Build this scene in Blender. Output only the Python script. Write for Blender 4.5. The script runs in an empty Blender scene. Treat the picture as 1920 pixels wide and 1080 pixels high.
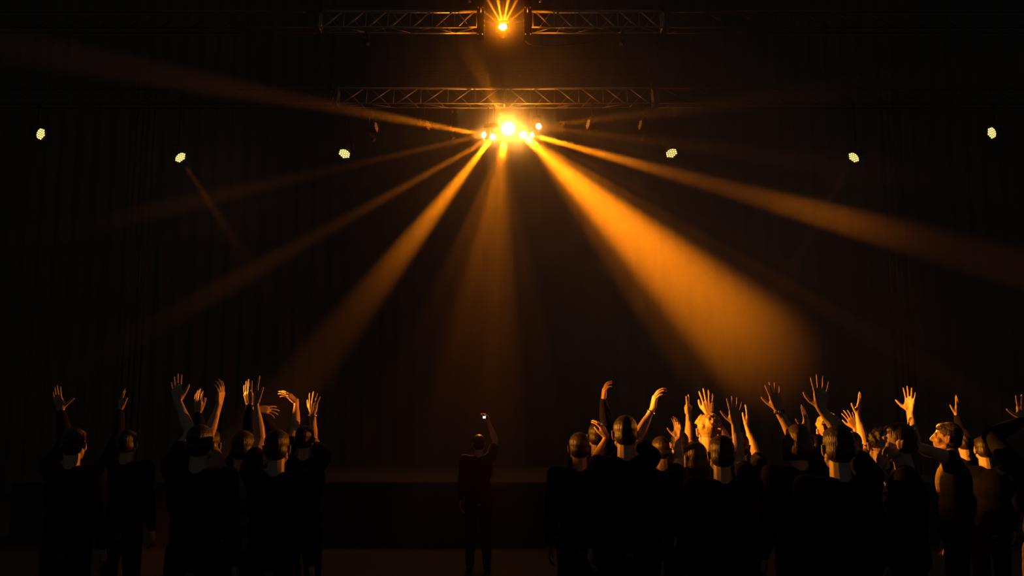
import bpy, bmesh, math, random
import numpy as np
from mathutils import Vector, Matrix, Quaternion

random.seed(7)
SC = bpy.context.scene
COL = SC.collection
PI = math.pi

# ------------------------------------------------------------------ camera
F = 1900.0                       # focal length in photo pixels (1920 wide)
CAM_Z = 1.62
PITCH = math.atan(290.0 / F)     # horizon sits at y = 830
CX, CY = 960.0, 540.0
cp, sp = math.cos(PITCH), math.sin(PITCH)
FW = Vector((0, cp, sp)); UP = Vector((0, -sp, cp)); RT = Vector((1, 0, 0))


def P(px, py, d):
    """World point seen at pixel (px, py) at forward distance d (metres along +Y)."""
    v = FW + RT * ((px - CX) / F) + UP * ((CY - py) / F)
    return Vector((0, 0, CAM_Z)) + v * (d / v.y)


cam = bpy.data.cameras.new('camera')
cam.sensor_width = 36.0
cam.lens = 36.0 * F / 1920.0
cam.clip_end = 200
camo = bpy.data.objects.new('camera', cam)
COL.objects.link(camo)
camo.location = (0, 0, CAM_Z)
camo.rotation_euler = (PI / 2 + PITCH, 0, 0)
SC.camera = camo

SC.view_settings.view_transform = 'Standard'
SC.view_settings.look = 'None'
SC.view_settings.exposure = 0.0
SC.view_settings.gamma = 1.0
SC.view_settings.use_curve_mapping = False
cy = SC.cycles
cy.use_denoising = True
try:
    cy.denoiser = 'OPENIMAGEDENOISE'
    cy.denoising_input_passes = 'RGB_ALBEDO_NORMAL'
except Exception:
    pass
cy.max_bounces = 4
cy.diffuse_bounces = 2
cy.glossy_bounces = 2
cy.transmission_bounces = 2
cy.volume_bounces = 0
cy.transparent_max_bounces = 8
cy.use_light_tree = True
cy.use_adaptive_sampling = False
cy.volume_step_rate = 2.5
cy.sample_clamp_indirect = 4.0
cy.caustics_reflective = False
cy.caustics_refractive = False

# world: a very faint cool night ambience
w = bpy.data.worlds.new('night'); SC.world = w
w.use_nodes = True
bg = w.node_tree.nodes['Background']
bg.inputs[0].default_value = (0.90, 1.0, 0.98, 1)
bg.inputs[1].default_value = 0.016
w.cycles.sampling_method = 'NONE'


# ------------------------------------------------------------------ materials
def mat(name, col, rough=0.6, metal=0.0, emit=None, estr=0.0, noise=0.0, nscale=20.0, bump=0.0, spec=0.5,
        stretch=None):
    m = bpy.data.materials.new(name)
    m.use_nodes = True
    nt = m.node_tree; N = nt.nodes; L = nt.links
    b = N['Principled BSDF']
    b.inputs['Base Color'].default_value = (*col, 1)
    b.inputs['Roughness'].default_value = rough
    b.inputs['Metallic'].default_value = metal
    b.inputs['Specular IOR Level'].default_value = spec
    if emit:
        b.inputs['Emission Color'].default_value = (*emit, 1)
        b.inputs['Emission Strength'].default_value = estr
        m.cycles.emission_sampling = 'NONE'
    if noise or bump:
        tc = N.new('ShaderNodeTexCoord'); mp = N.new('ShaderNodeMapping')
        if stretch: mp.inputs['Scale'].default_value = stretch
        nz = N.new('ShaderNodeTexNoise'); nz.inputs['Scale'].default_value = nscale
        nz.inputs['Detail'].default_value = 3
        L.new(tc.outputs['Object'], mp.inputs['Vector']); L.new(mp.outputs[0], nz.inputs['Vector'])
        if noise:
            mx = N.new('ShaderNodeMix'); mx.data_type = 'RGBA'
            mx.inputs[6].default_value = (*[c * (1 - noise) for c in col], 1)
            mx.inputs[7].default_value = (*[min(1, c * (1 + noise)) for c in col], 1)
            L.new(nz.outputs['Fac'], mx.inputs[0]); L.new(mx.outputs[2], b.inputs['Base Color'])
        if bump:
            bp = N.new('ShaderNodeBump'); bp.inputs['Strength'].default_value = bump
            bp.inputs['Distance'].default_value = 0.01
            L.new(nz.outputs['Fac'], bp.inputs['Height']); L.new(bp.outputs[0], b.inputs['Normal'])
    return m


M = dict(
    alu=mat('aluminium', (0.42, 0.40, 0.38), 0.5, 0.75, noise=0.15, nscale=30),
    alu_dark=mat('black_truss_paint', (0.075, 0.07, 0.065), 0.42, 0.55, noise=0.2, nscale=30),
    black=mat('black_powder_coat', (0.02, 0.02, 0.021), 0.5, noise=0.2, nscale=40),
    rubber=mat('black_rubber', (0.012, 0.012, 0.012), 0.7, noise=0.2, nscale=40),
    drape=mat('black_drape', (0.10, 0.105, 0.105), 0.95, noise=0.08, nscale=4, spec=0.1),
    floor=mat('dark_floor', (0.05, 0.052, 0.052), 0.85, noise=0.15, nscale=6, spec=0.2),
    stage=mat('stage_black', (0.05, 0.052, 0.052), 0.8, noise=0.15, nscale=8, spec=0.2),
    steel=mat('chain_steel', (0.55, 0.50, 0.45), 0.35, 0.8, noise=0.15, nscale=60),
)


# ------------------------------------------------------------------ object helpers
def obj(name, me, m=None, parent=None, label=None, cat=None, group=None, kind=None):
    if isinstance(me, bmesh.types.BMesh):
        bm = me; me = bpy.data.meshes.new(name); bm.to_mesh(me); bm.free()
    o = bpy.data.objects.new(name, me)
    COL.objects.link(o)
    if m is not None:
        for mm in (m if isinstance(m, (list, tuple)) else [m]):
            me.materials.append(mm)
    if parent is not None: o.parent = parent
    if label: o['label'] = label
    if cat: o['category'] = cat
    if group: o['group'] = group
    if kind: o['kind'] = kind
    return o


def empty(name, loc, label, cat, group=None):
    o = bpy.data.objects.new(name, None)
    o.empty_display_size = 0.1
    COL.objects.link(o)
    o.location = loc
    o['label'] = label; o['category'] = cat
    if group: o['group'] = group
    return o


def smooth(me):
    for p in me.polygons: p.use_smooth = True


def basis(z, up=Vector((0, 0, 1))):
    z = Vector(z).normalized()
    x = up.cross(z)
    if x.length < 1e-4: x = Vector((1, 0, 0))
    x.normalize(); y = z.cross(x)
    return Matrix((x, y, z)).transposed()


def tube(bm, a, b, r, seg=10, r2=None, cap=True):
    a = Vector(a); b = Vector(b); r2 = r if r2 is None else r2
    B = basis(b - a)
    ra, rb = [], []
    for i in range(seg):
        t = 2 * PI * i / seg
        v = B @ Vector((math.cos(t), math.sin(t), 0))
        ra.append(bm.verts.new(a + v * r)); rb.append(bm.verts.new(b + v * r2))
    for i in range(seg):
        j = (i + 1) % seg
        f = bm.faces.new((ra[i], ra[j], rb[j], rb[i])); f.smooth = True
    if cap:
        bm.faces.new(ra[::-1]); bm.faces.new(rb)
    return bm


def path_tube(bm, pts, r, seg=8):
    pts = [Vector(p) for p in pts]
    rings = []
    for i, p in enumerate(pts):
        t = (pts[min(i + 1, len(pts) - 1)] - pts[max(i - 1, 0)])
        B = basis(t, Vector((0.13, 0.97, 0.2)))
        rings.append([bm.verts.new(p + B @ Vector((math.cos(2 * PI * k / seg) * r, math.sin(2 * PI * k / seg) * r, 0))) for k in range(seg)])
    for i in range(len(rings) - 1):
        for k in range(seg):
            f = bm.faces.new((rings[i][k], rings[i][(k + 1) % seg], rings[i + 1][(k + 1) % seg], rings[i + 1][k])); f.smooth = True
    bm.faces.new(rings[0][::-1]); bm.faces.new(rings[-1])
    return bm


def box(bm, c, s, R=None, bev=0.0):
    c = Vector(c)
    vs = []
    for x in (-.5, .5):
        for y in (-.5, .5):
            for z in (-.5, .5):
                v = Vector((x * s[0], y * s[1], z * s[2]))
                if R is not None: v = R @ v
                vs.append(bm.verts.new(c + v))
    fs = []
    for q in ((0, 1, 3, 2), (4, 6, 7, 5), (0, 4, 5, 1), (2, 3, 7, 6), (0, 2, 6, 4), (1, 5, 7, 3)):
        fs.append(bm.faces.new([vs[i] for i in q]))
    if bev > 0:
        es = list({e for f in fs for e in f.edges})
        bmesh.ops.bevel(bm, geom=es, offset=bev, segments=2, affect='EDGES', profile=0.5)
    return bm


def lathe(bm, prof, B=None, o=(0, 0, 0), seg=24, closed=False):
    """prof: list of (radius, z)."""
    o = Vector(o); B = B or Matrix.Identity(3)
    rings = []
    for r, z in prof:
        if r < 1e-5:
            rings.append([bm.verts.new(o + B @ Vector((0, 0, z)))])
        else:
            rings.append([bm.verts.new(o + B @ Vector((r * math.cos(2 * PI * k / seg), r * math.sin(2 * PI * k / seg), z))) for k in range(seg)])
    for a, b in zip(rings[:-1], rings[1:]):
        for k in range(seg):
            j = (k + 1) % seg
            if len(a) == 1 and len(b) == 1: continue
            if len(a) == 1: f = bm.faces.new((a[0], b[k], b[j]))
            elif len(b) == 1: f = bm.faces.new((a[k], a[j], b[0]))
            else: f = bm.faces.new((a[k], a[j], b[j], b[k]))
            f.smooth = True
    return bm


# ------------------------------------------------------------------ the setting
bm = bmesh.new(); box(bm, (0, 16, -0.05), (54, 40, 0.1))
obj('floor', bm, M['floor'], kind='structure')
# pleated black backdrop at the rear of the stage
bm = bmesh.new()
n = 540; zz = (0.0, 24.0)
rows = [[bm.verts.new((-26 + 52 * i / n, 33.5 + 0.07 * math.sin(i * 1.05) + 0.03 * math.sin(i * 2.3 + 1), z)) for i in range(n + 1)] for z in zz]
back = [[bm.verts.new((-26 + 52 * i / n, 33.7, z)) for i in (0, n)] for z in zz]
for i in range(n):
    f = bm.faces.new((rows[0][i], rows[0][i + 1], rows[1][i + 1], rows[1][i])); f.smooth = True
bm.faces.new((back[0][1], back[0][0], back[1][0], back[1][1]))
obj('wall_back', bm, M['drape'], kind='structure')
# ------------------------------------------------------------------ trusses
def frange(a, b, n):
    return [a + (b - a) * i / n for i in range(n + 1)]


def truss(label, xa, xb, D, ytop, ybot, lean, n, m, cross=True, rt=0.03, rb=0.018, rd=0.017, rear=True, group=None, vert=True):
    """Triangular (apex up) lighting truss running along X between photo columns xa and xb."""
    pa, pb = P(xa, ybot, D), P(xb, ybot, D)
    zt = P(960, ytop, D + 0.15).z; zb = pa.z
    x0, x1 = pa.x, pb.x
    root = empty('lighting_truss', ((x0 + x1) / 2, D + .15, zb), label, 'truss', group)
    base = Vector(root.location)

    def part(nm, bm, mm=m):
        for v in bm.verts: v.co -= base
        return obj(nm, bm, mm, root)
    yf, ym, yr = D, D + 0.15, D + 0.3
    part('top_chord', tube(bmesh.new(), (x0, ym, zt), (x1, ym, zt), rt, 12))
    part('bottom_chord', tube(bmesh.new(), (x0, yf, zb), (x1, yf, zb), rb, 10))
    part('bottom_chord', tube(bmesh.new(), (x0, yr, zb), (x1, yr, zb), rb, 10))
    xs = frange(x0 + .04, x1 - .04, n)
    for i in range(n):
        a, b = xs[i], xs[i + 1]
        q = (b - a) * 0.12
        if lean > 0: part('diagonal_brace', tube(bmesh.new(), (a + q, yf, zb), (b - q, ym, zt), rd, 8))
        else: part('diagonal_brace', tube(bmesh.new(), (b - q, yf, zb), (a + q, ym, zt), rd, 8))
        if rear:
            if lean > 0: part('rear_brace', tube(bmesh.new(), (b - q, yr, zb), (a + q, ym, zt), rd * .5, 6))
            else: part('rear_brace', tube(bmesh.new(), (a + q, yr, zb), (b - q, ym, zt), rd * .5, 6))
        if cross:
            part('bottom_lacing', tube(bmesh.new(), (a, yf if i % 2 else yr, zb), (b, yr if i % 2 else yf, zb), rd * .5, 6))
    if vert:
        for x in xs:
            part('upright', tube(bmesh.new(), (x, yf, zb), (x, ym, zt), rd * .55, 6))
    for x in (x0, x1):
        e = bmesh.new()
        for p, q in (((x, yf, zb), (x, ym, zt)), ((x, yr, zb), (x, ym, zt)), ((x, yf, zb), (x, yr, zb))):
            tube(e, p, q, rd, 8)
        part('end_frame', e)
    return root


DF, DR = 20.0, 22.0
truss('bare aluminium truss of the upper row with diagonals rising towards the middle lamp', 598, 897, DF, 22, 51, +1, 7, M['alu'], group='upper truss halves')
truss('bare aluminium truss of the upper row with diagonals falling away from the middle lamp', 996, 1243, DF, 22, 51, -1, 6, M['alu'], group='upper truss halves')
truss('very dark outer truss of the upper row, reaching off to the left edge', -60, 588, DF, 22, 51, +1, 11, M['alu_dark'], rt=.02, rd=.012)
truss('very dark outer truss of the upper row, reaching off to the right edge', 1256, 1990, DF, 22, 51, -1, 12, M['alu_dark'], rt=.02, rd=.012)
truss('aluminium truss glowing orange directly above the burst of lamps, diagonals rising rightward', 632, 945, DR, 166, 194, +1, 6, M['alu'], rb=.014, rd=.013, group='lower truss halves')
truss('aluminium truss above the lamp burst, diagonals falling rightward into the dark', 945.6, 1226, DR, 166, 194, -1, 6, M['alu'], rb=.014, rd=.013, group='lower truss halves')
truss('black outer truss of the lower row carrying the two washlights on the left', -60, 622, DR, 166, 194, +1, 11, M['alu_dark'], rt=.02, rd=.012)
truss('black outer truss of the lower row carrying the two washlights on the right', 1236, 1990, DR, 166, 194, -1, 12, M['alu_dark'], rt=.02, rd=.012)


def hoist(px, py, D, label, s=1.0):
    """chain hoist: hook, chain and motor body holding up a truss end."""
    p = P(px, py, D)
    root = empty('chain_hoist', p, label, 'hoist', 'chain hoists at the truss ends')
    b = bmesh.new(); lathe(b, [(0, 0.0), (.035, .01), (.045, .04), (.045, .16), (.03, .19), (0, .2)], seg=14)
    obj('motor_body', b, M['black'], root)
    b = bmesh.new()
    path_tube(b, [(0, 0, 0), (0, 0, -.04), (.025, 0, -.075), (.03, 0, -.11), (.0, 0, -.14), (-.03, 0, -.115)], .011, 8)
    obj('hook', b, M['steel'], root)
    b = bmesh.new()
    z = .2
    while z < 3.2:                                          # one loop of links going up out of the picture
        path_tube(b, [(.01, 0, z), (.012, 0, z + .03), (0, 0, z + .045), (-.012, 0, z + .03), (-.01, 0, z), (0, 0, z - .012), (.0101, 0, z)], .004, 5)
        z += .044
    obj('chain', b, M['rubber'], root)
    b = bmesh.new()
    path_tube(b, [(.02, 0, -.13), (.035, 0, -.2), (.01, 0, -.33), (-.02, 0, -.38)], .009, 6)
    obj('sling', b, M['steel'], root)


hoist(601, 22, DF + .13, 'small chain hoist with bright hook over the left end of the upper truss')
hoist(1242, 20, DF + .13, 'small chain hoist with bright hook over the right end of the upper truss')
hoist(622, 168, DR + .13, 'small dim chain hoist over the left end of the lower truss')
hoist(1222, 166, DR + .13, 'small dim chain hoist over the right end of the lower truss')

M['wrap'] = mat('black_fabric_wrap', (.006, .006, .006), .95, noise=.2, nscale=30, spec=.05)

# square black posts that frame the upper lamp, and the crossbar it hangs from
def post(px0, px1, label):
    D = 19.55
    a = P(px0, 68, D); b = P(px1, 68, D); top = P(px0, -60, D).z
    root = empty('support_post', ((a.x + b.x) / 2, D + .1, a.z), label, 'post', 'black posts beside the upper lamp')
    wd = b.x - a.x; h = top - a.z
    bb = bmesh.new(); box(bb, (0, 0, h / 2), (wd, .26, h), bev=.01)
    obj('sleeve', bb, M['wrap'], root)
    for z in (.03, .6):
        for sx in (-1, 1):
            c = bmesh.new(); lathe(c, [(0, .012), (.014, .012), (.014, 0)], Matrix.Rotation(PI / 2, 3, 'X'), (sx * wd * .32, -.13, z), 8)
            obj('bolt', c, M['steel'], root)
    c = bmesh.new(); path_tube(c, [(0, -.13, .5), (0, -.19, .5), (0, -.2, .56), (0, -.15, .58)], .016, 8)
    obj('cheese_clamp', c, M['steel'], root)
    return a, b, top


pa = post(894, 908, 'square black post just left of the uppermost lamp')
pb = post(982, 997, 'square black post just right of the uppermost lamp')
b = bmesh.new(); tube(b, (pa[0].x - .3, 19.65, pa[2] + .03), (pb[1].x + .3, 19.65, pa[2] + .03), .03, 12)
o = obj('crossbar', b, M['black'], label='black round crossbar resting on the two posts above the uppermost lamp', cat='pipe')
for px, side in ((880, 'left'), (1013, 'right')):
    p = P(px, 0, 19.8)
    root = empty('pipe_clamp', p, 'rust coloured pipe clamp at the top edge, %s of the posts' % side, 'clamp', 'clamps at the top edge')
    c = bmesh.new(); lathe(c, [(.03, -.035), (.05, -.035), (.05, .035), (.03, .035), (.03, -.035)], Matrix.Rotation(PI / 2, 3, 'Y'), (0, 0, 0), 16)
    obj('jaw', c, M['steel'], root)
    c = bmesh.new(); box(c, (0, 0, .16), (.035, .03, .24), bev=.004)
    obj('strap', c, M['black'], root)
    c = bmesh.new(); path_tube(c, [(0, -.05, 0), (0, -.08, -.01), (0, -.085, -.05)], .012, 6)
    obj('wing_bolt', c, M['steel'], root)

# thin pipes high behind the lamps
for k, (y, D) in enumerate(((110, 27.0), (133, 27.6), (137.5, 28.2), (143, 28.8))):
    a, c = P(700, y, D), P(1210, y, D)
    b = bmesh.new(); tube(b, a, c, .012, 8)
    o = obj('pipe_batten', b, M['alu_dark'], label='%s thin horizontal pipe in the dark gap between the two truss rows' % ('topmost', 'second from top', 'third from top', 'lowest')[k], cat='pipe', group='thin pipes between the truss rows')


def cable(label, pts, D, r=.008, m='rubber'):
    P3 = [P(x, y, D) for x, y in pts]
    # smooth the polyline a little
    out = []
    for i in range(len(P3) - 1):
        p0 = P3[max(i - 1, 0)]; p1 = P3[i]; p2 = P3[i + 1]; p3 = P3[min(i + 2, len(P3) - 1)]
        for t in (0, .25, .5, .75):
            out.append(.5 * ((2 * p1) + (p2 - p0) * t + (2 * p0 - 5 * p1 + 4 * p2 - p3) * t * t + (3 * p1 - p0 - 3 * p2 + p3) * t ** 3))
    out.append(P3[-1])
    b = bmesh.new(); path_tube(b, out, r, 6)
    return obj('cable', b, M[m], label=label, cat='cable')


cable('slack power cable sagging from the right post below the upper truss', [(985, 64), (990, 82), (1030, 86), (1070, 83), (1112, 77), (1130, 62)], 19.9)
cable('loose cable hook hanging from the dark outer truss on the right', [(1336, 34), (1338, 45), (1341, 70), (1340, 80), (1334, 93)], 19.9, .012, 'alu_dark')
cable('short loose cable end hanging from the dark outer truss on the left', [(514, 36), (516, 50), (515, 66), (514, 80)], 19.9, .012, 'alu_dark')


# ------------------------------------------------------------------ support towers at both sides
def tower(pxs, label, D=24.0):
    xs = [P(p, 400, D).x for p in pxs]
    z0, z1 = 0.0, P(960, 150, D).z
    root = empty('truss_tower', (xs[0], D, 0), label, 'tower', 'truss towers beside the stage')
    base = Vector(root.location)
    w = (xs[1] - xs[0])
    corners = [(0, 0), (w, 0), (0, .42), (w, .42)]
    for cx_, cy_ in corners:
        obj('tower_leg', tube(bmesh.new(), (cx_, cy_, .03), (cx_, cy_, z1), .024, 8), M['alu_dark'], root)
    k = 0; z = .2
    while z < z1 - .7:
        s = k % 2
        obj('tower_brace', tube(bmesh.new(), (0 if s else w, 0, z), (w if s else 0, 0, z + .6), .009, 6), M['alu_dark'], root)
        z += .62; k += 1
    bb = bmesh.new(); box(bb, (w / 2, .21, .015), (abs(w) + .3, .8, .03), bev=.004)
    obj('base_plate', bb, M['black'], root)


tower((246, 268), 'tall thin black tower of square truss beside the stage on the left')
tower((1676, 1698), 'tall thin black tower of square truss beside the stage on the right')

# low stage deck behind the crowd, in the dark
bm = bmesh.new(); box(bm, (0, 21.5, .5), (16, 10, 1.0), bev=.02)
obj('stage_platform', bm, M['stage'], label='low black stage platform under the trusses behind the crowd', cat='stage')


# ------------------------------------------------------------------ lamps
WARM = (1.0, 0.225, 0.003)
M['lens_hot'] = mat('lamp_lens_lit', (.8, .8, .8), .3, emit=(1.0, .45, .09), estr=90)
M['lens_mid'] = mat('lamp_lens_glow', (.8, .8, .8), .3, emit=(1.0, .42, .06), estr=14)
M['lens_off'] = mat('lamp_lens_dark', (.25, .2, .15), .12, noise=.2, nscale=30)
M['led_lit'] = mat('led_cell_lit', (.8, .8, .7), .3, emit=(1.0, .76, .24), estr=1.7)
M['led_off'] = mat('led_cell_unlit', (.85, .75, .6), .3, 0.0, noise=.2, nscale=60)
M['led_dim'] = mat('led_cell_faint', (.8, .8, .7), .3, emit=(1.0, .35, .08), estr=.12)


def moving_head(p, d, label, lens='lens_hot', rod=0.6, s=1.0, group=None):
    """p: lens centre; d: aim. Clamp + rod + base + yoke + head + lens."""
    p = Vector(p); d = Vector(d).normalized()
    piv = p - d * .17 * s
    top = piv + Vector((0, 0, .20 * s))
    root = empty('moving_head_light', piv, label, 'stage light', group)
    B = basis(d)

    def part(nm, bm, m, lab=None):
        for v in bm.verts: v.co -= piv
        return obj(nm, bm, M[m], root, lab)
    b = bmesh.new(); box(b, top + Vector((0, 0, .05 * s)), (.22 * s, .2 * s, .09 * s), bev=.012); part('base', b, 'black')
    side = d.cross(Vector((0, 0, 1)))
    side = side.normalized() if side.length > .05 else Vector((1, 0, 0))
    b = bmesh.new()
    path_tube(b, [piv + side * .12 * s, piv + side * .13 * s + Vector((0, 0, .1 * s)), top + side * .11 * s, top, top - side * .11 * s, piv - side * .13 * s + Vector((0, 0, .1 * s)), piv - side * .12 * s], .018 * s, 8)
    part('yoke', b, 'black')
    b = bmesh.new()
    lathe(b, [(0, -.14), (.05, -.14), (.085, -.10), (.1, -.02), (.1, .06), (.088, .10), (.088, .175), (.078, .175), (.074, .16)], B @ Matrix.Scale(s, 3), piv, 20)
    part('head', b, 'black')
    b = bmesh.new(); lathe(b, [(.076, .158), (.055, .166), (.03, .17), (0, .171)], B @ Matrix.Scale(s, 3), piv, 20)
    part('lens', b, lens)
    b = bmesh.new(); tube(b, top + Vector((0, 0, .09 * s)), top + Vector((0, 0, .09 * s + rod)), .014, 8); part('hanger_rod', b, 'black')
    b = bmesh.new(); lathe(b, [(.026, -.03), (.042, -.03), (.042, .03), (.026, .03), (.026, -.03)], Matrix.Rotation(PI / 2, 3, 'Y'), top + Vector((0, 0, .09 * s + rod + .02)), 14)
    part('clamp', b, 'black')
    return root


def hexgrid(R, B, o, mats):
    """connected lens plate: hexagonal cells (material 1, slightly domed) in a black lattice (material 0)."""
    bm = bmesh.new()
    a = R / 4.4
    for q in range(-2, 3):
        for r_ in range(-2, 3):
            if abs(q + r_) > 2: continue
            cx_ = a * 1.732 * (q + r_ / 2); cy_ = a * 1.5 * r_
            ang = [PI / 6 + k * PI / 3 for k in range(6)]
            outv = [bm.verts.new(o + B @ Vector((cx_ + a * math.cos(t), cy_ + a * math.sin(t), 0))) for t in ang]
            inn = [bm.verts.new(o + B @ Vector((cx_ + a * .78 * math.cos(t), cy_ + a * .78 * math.sin(t), .004))) for t in ang]
            c = bm.verts.new(o + B @ Vector((cx_, cy_, .014)))
            for k in range(6):
                j = (k + 1) % 6
                f = bm.faces.new((outv[k], outv[j], inn[j], inn[k])); f.material_index = 0
                f = bm.faces.new((inn[k], inn[j], c)); f.material_index = 1
    bmesh.ops.remove_doubles(bm, verts=bm.verts, dist=a * .03)
    return bm


def led_par(p, d, label, cell='led_lit', rod=0.8, R=.135, group=None, roll=0):
    p = Vector(p); d = Vector(d).normalized()
    piv = p - d * .1
    root = empty('led_par_light', piv, label, 'stage light', group)
    B = basis(d) @ Matrix.Rotation(roll, 3, 'Z')
    loc0 = Vector((0, 0, 0))
    b = bmesh.new()
    lathe(b, [(0, -.16), (.06, -.16), (.075, -.13), (.075, -.08), (R * .9, -.03), (R * 1.08, .03), (R * 1.08, .115), (R * 1.02, .115), (R * 1.02, .085)], B, loc0, 28)
    obj('housing', b, M['black'], root)
    obj('led_lens', hexgrid(R * 1.06, B, B @ Vector((0, 0, .095)), None), [M['black'], M[cell]], root)
    b = bmesh.new(); lathe(b, [(R * 1.02, .112), (R * 1.13, .112), (R * 1.13, .124), (R * 1.02, .124), (R * 1.02, .112)], B, loc0, 28)
    obj('rim', b, M['black'], root)
    side = d.cross(Vector((0, 0, 1)))
    side = side.normalized() if side.length > .05 else Vector((1, 0, 0))
    W = R * 1.3
    b = bmesh.new()
    path_tube(b, [side * W, side * W + Vector((0, 0, .12)), side * W * .8 + Vector((0, 0, .2)), Vector((0, 0, .22)), -side * W * .8 + Vector((0, 0, .2)), -side * W + Vector((0, 0, .12)), -side * W], .014, 8)
    obj('yoke', b, M['black'], root)
    for sg in (1, -1):
        b = bmesh.new(); tube(b, side * sg * (W - .03), side * sg * (W + .03), .022, 10); obj('knob', b, M['black'], root)
    b = bmesh.new(); tube(b, (0, 0, .22), (0, 0, .22 + rod), .013, 8); obj('hanger_rod', b, M['black'], root)
    b = bmesh.new(); lathe(b, [(.02, -.03), (.036, -.03), (.036, .03), (.02, .03), (.02, -.03)], Matrix.Rotation(PI / 2, 3, 'Y'), Vector((0, 0, .24 + rod)), 14)
    obj('clamp', b, M['black'], root)
    return root


def aim(p, ix, iy, face):
    """unit vector leaning (ix right, iy up) with the share `face` pointing back at the viewer's side."""
    v = (Vector(p) - Vector((0, 0, CAM_Z))).normalized()
    k = math.sqrt(1 - face * face) / math.hypot(ix, iy)
    return (v * -face + RT * ix * k + UP * iy * k).normalized()


def spot(p, tgt, deg, energy, blend=.8, color=WARM, radius=.05, name='beam'):
    L = bpy.data.lights.new(name, 'SPOT')
    L.energy = energy; L.color = color; L.spot_size = math.radians(deg); L.spot_blend = blend
    L.shadow_soft_size = radius
    o = bpy.data.objects.new(name, L); COL.objects.link(o)
    d = (Vector(tgt) - Vector(p)).normalized()
    o.location = Vector(p) + d * .03
    o.rotation_euler = d.to_track_quat('-Z', 'Y').to_euler()
    return o


def point(p, energy, radius=.06, color=WARM, name='lamp_glow'):
    L = bpy.data.lights.new(name, 'POINT')
    L.energy = energy; L.color = color; L.shadow_soft_size = radius
    o = bpy.data.objects.new(name, L); COL.objects.link(o); o.location = p
    return o


D0 = DR + .15
CAMP = Vector((0, 0, CAM_Z))


def toward_cam(p, k=.1):
    return p + (CAMP - p).normalized() * k


def beams(src, lst):
    """src pixel of the lamp; each beam: (target px, target py, target depth, cone degrees, watts)."""
    for tx, ty, td, deg, e in lst:
        spot(P(*src), P(tx, ty, td), deg, e * BK)


# the burst under the lower truss
BK = 54.0
A, B_, C, D1, E, Fp = (907, 253, D0), (924, 257, D0 - .22), (953, 241, D0 + .3), (981, 253, D0), (997, 253, D0 + .3), (1010, 237, D0 + .2)
K = 1.0
GB = 'lamps in the bright burst under the lower truss'
moving_head(P(*A), P(640, 202, 19) - P(*A), 'outermost small blazing lamp on the left of the burst, throwing a beam sideways', rod=.42, group=GB, s=.9)
moving_head(P(*B_), P(620, 640, 13) - P(*B_), 'blazing lamp throwing the broad beam down to the left', rod=.45, group=GB, s=.9)
moving_head(P(*C), CAMP - P(*C), 'largest white-hot lamp in the middle of the burst, facing straight out', rod=.1, s=1.95, group=GB)
moving_head(P(*D1), P(1480, 700, 10) - P(*D1), 'blazing lamp throwing the longest beam down to the crowd on the right', rod=.42, s=1.1, group=GB)
moving_head(P(*E), P(1330, 352, 17) - P(*E), 'small lamp half merged with the longest beam, aiming low to the right', rod=.42, s=.7, group=GB)
moving_head(P(*Fp), P(1150, 236, 18) - P(*Fp), 'separate round glowing lamp at the right edge of the burst', rod=.25, s=.85, group=GB)

beams(A, [(640, 203, 21.0, 5.8, 1300), (690, 303, 22, 4.2, 420), (760, 300, 22, 2.4, 60)])
beams(B_, [(616, 650, 15.6, 5.4, 2300), (690, 388, 21, 4.4, 850), (740, 372, 21.5, 2.2, 60)])
beams((946, 262, D0), [(800, 620, 14.5, 3.6, 300), (855, 620, 14.5, 2.6, 420), (925, 640, 14.5, 1.7, 240), (962, 640, 14.5, 1.9, 280), (985, 560, 15, 3.5, 90), (900, 600, 15, 8.5, 330)])
beams(D1, [(1455, 690, 10.2, 5.4, 3800), (1500, 670, 10.2, 4.2, 1200), (1290, 640, 11, 3.6, 450), (1420, 505, 21.5, 3.8, 2600)])
beams(E, [(1340, 347, 21.4, 5.8, 4300), (1420, 470, 21, 2.6, 300)])
beams(Fp, [(1200, 214, 20, 4.5, 170), (1250, 268, 20, 4.6, 120), (1250, 300, 20, 3, 60)])
spot(P(*C), P(868, 70, 20.5), 15, 60 * BK, 1.0)                        # plume drifting up over the truss
point(toward_cam(P(*C),   .25), 125, .06, (1, .32, .025))
for q, e in ((A, 6), (B_, 8), (D1, 16), (E, 3), (Fp, 6)):
    point(toward_cam(P(*q), .2), e, .04)

# the lamp between the posts
T = (943, 50, 19.62)
moving_head(P(*T), Vector((0, -.85, .15)), 'uppermost glowing lamp between the two posts, rays fanning upward', rod=.75, s=1.05)
tp = toward_cam(P(*T), .14)
for ang, deg, e in ((-10, 6.5, 60), (10, 6.5, 60), (-27, 6, 32), (25, 6, 30), (-48, 5, 14), (47, 5, 14), (-69, 5, 7), (69, 5, 7), (-84, 5, 4), (84, 5, 4), (-97, 4, 4), (98, 4, 4)):
    a = math.radians(ang)
    q = tp + Vector((math.sin(a), .10, math.cos(a))) * .09
    spot(q, q + Vector((math.sin(a), .12, math.cos(a))), deg * 1.3, e * 480, radius=.012)
point(tp, 130, .05)

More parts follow.
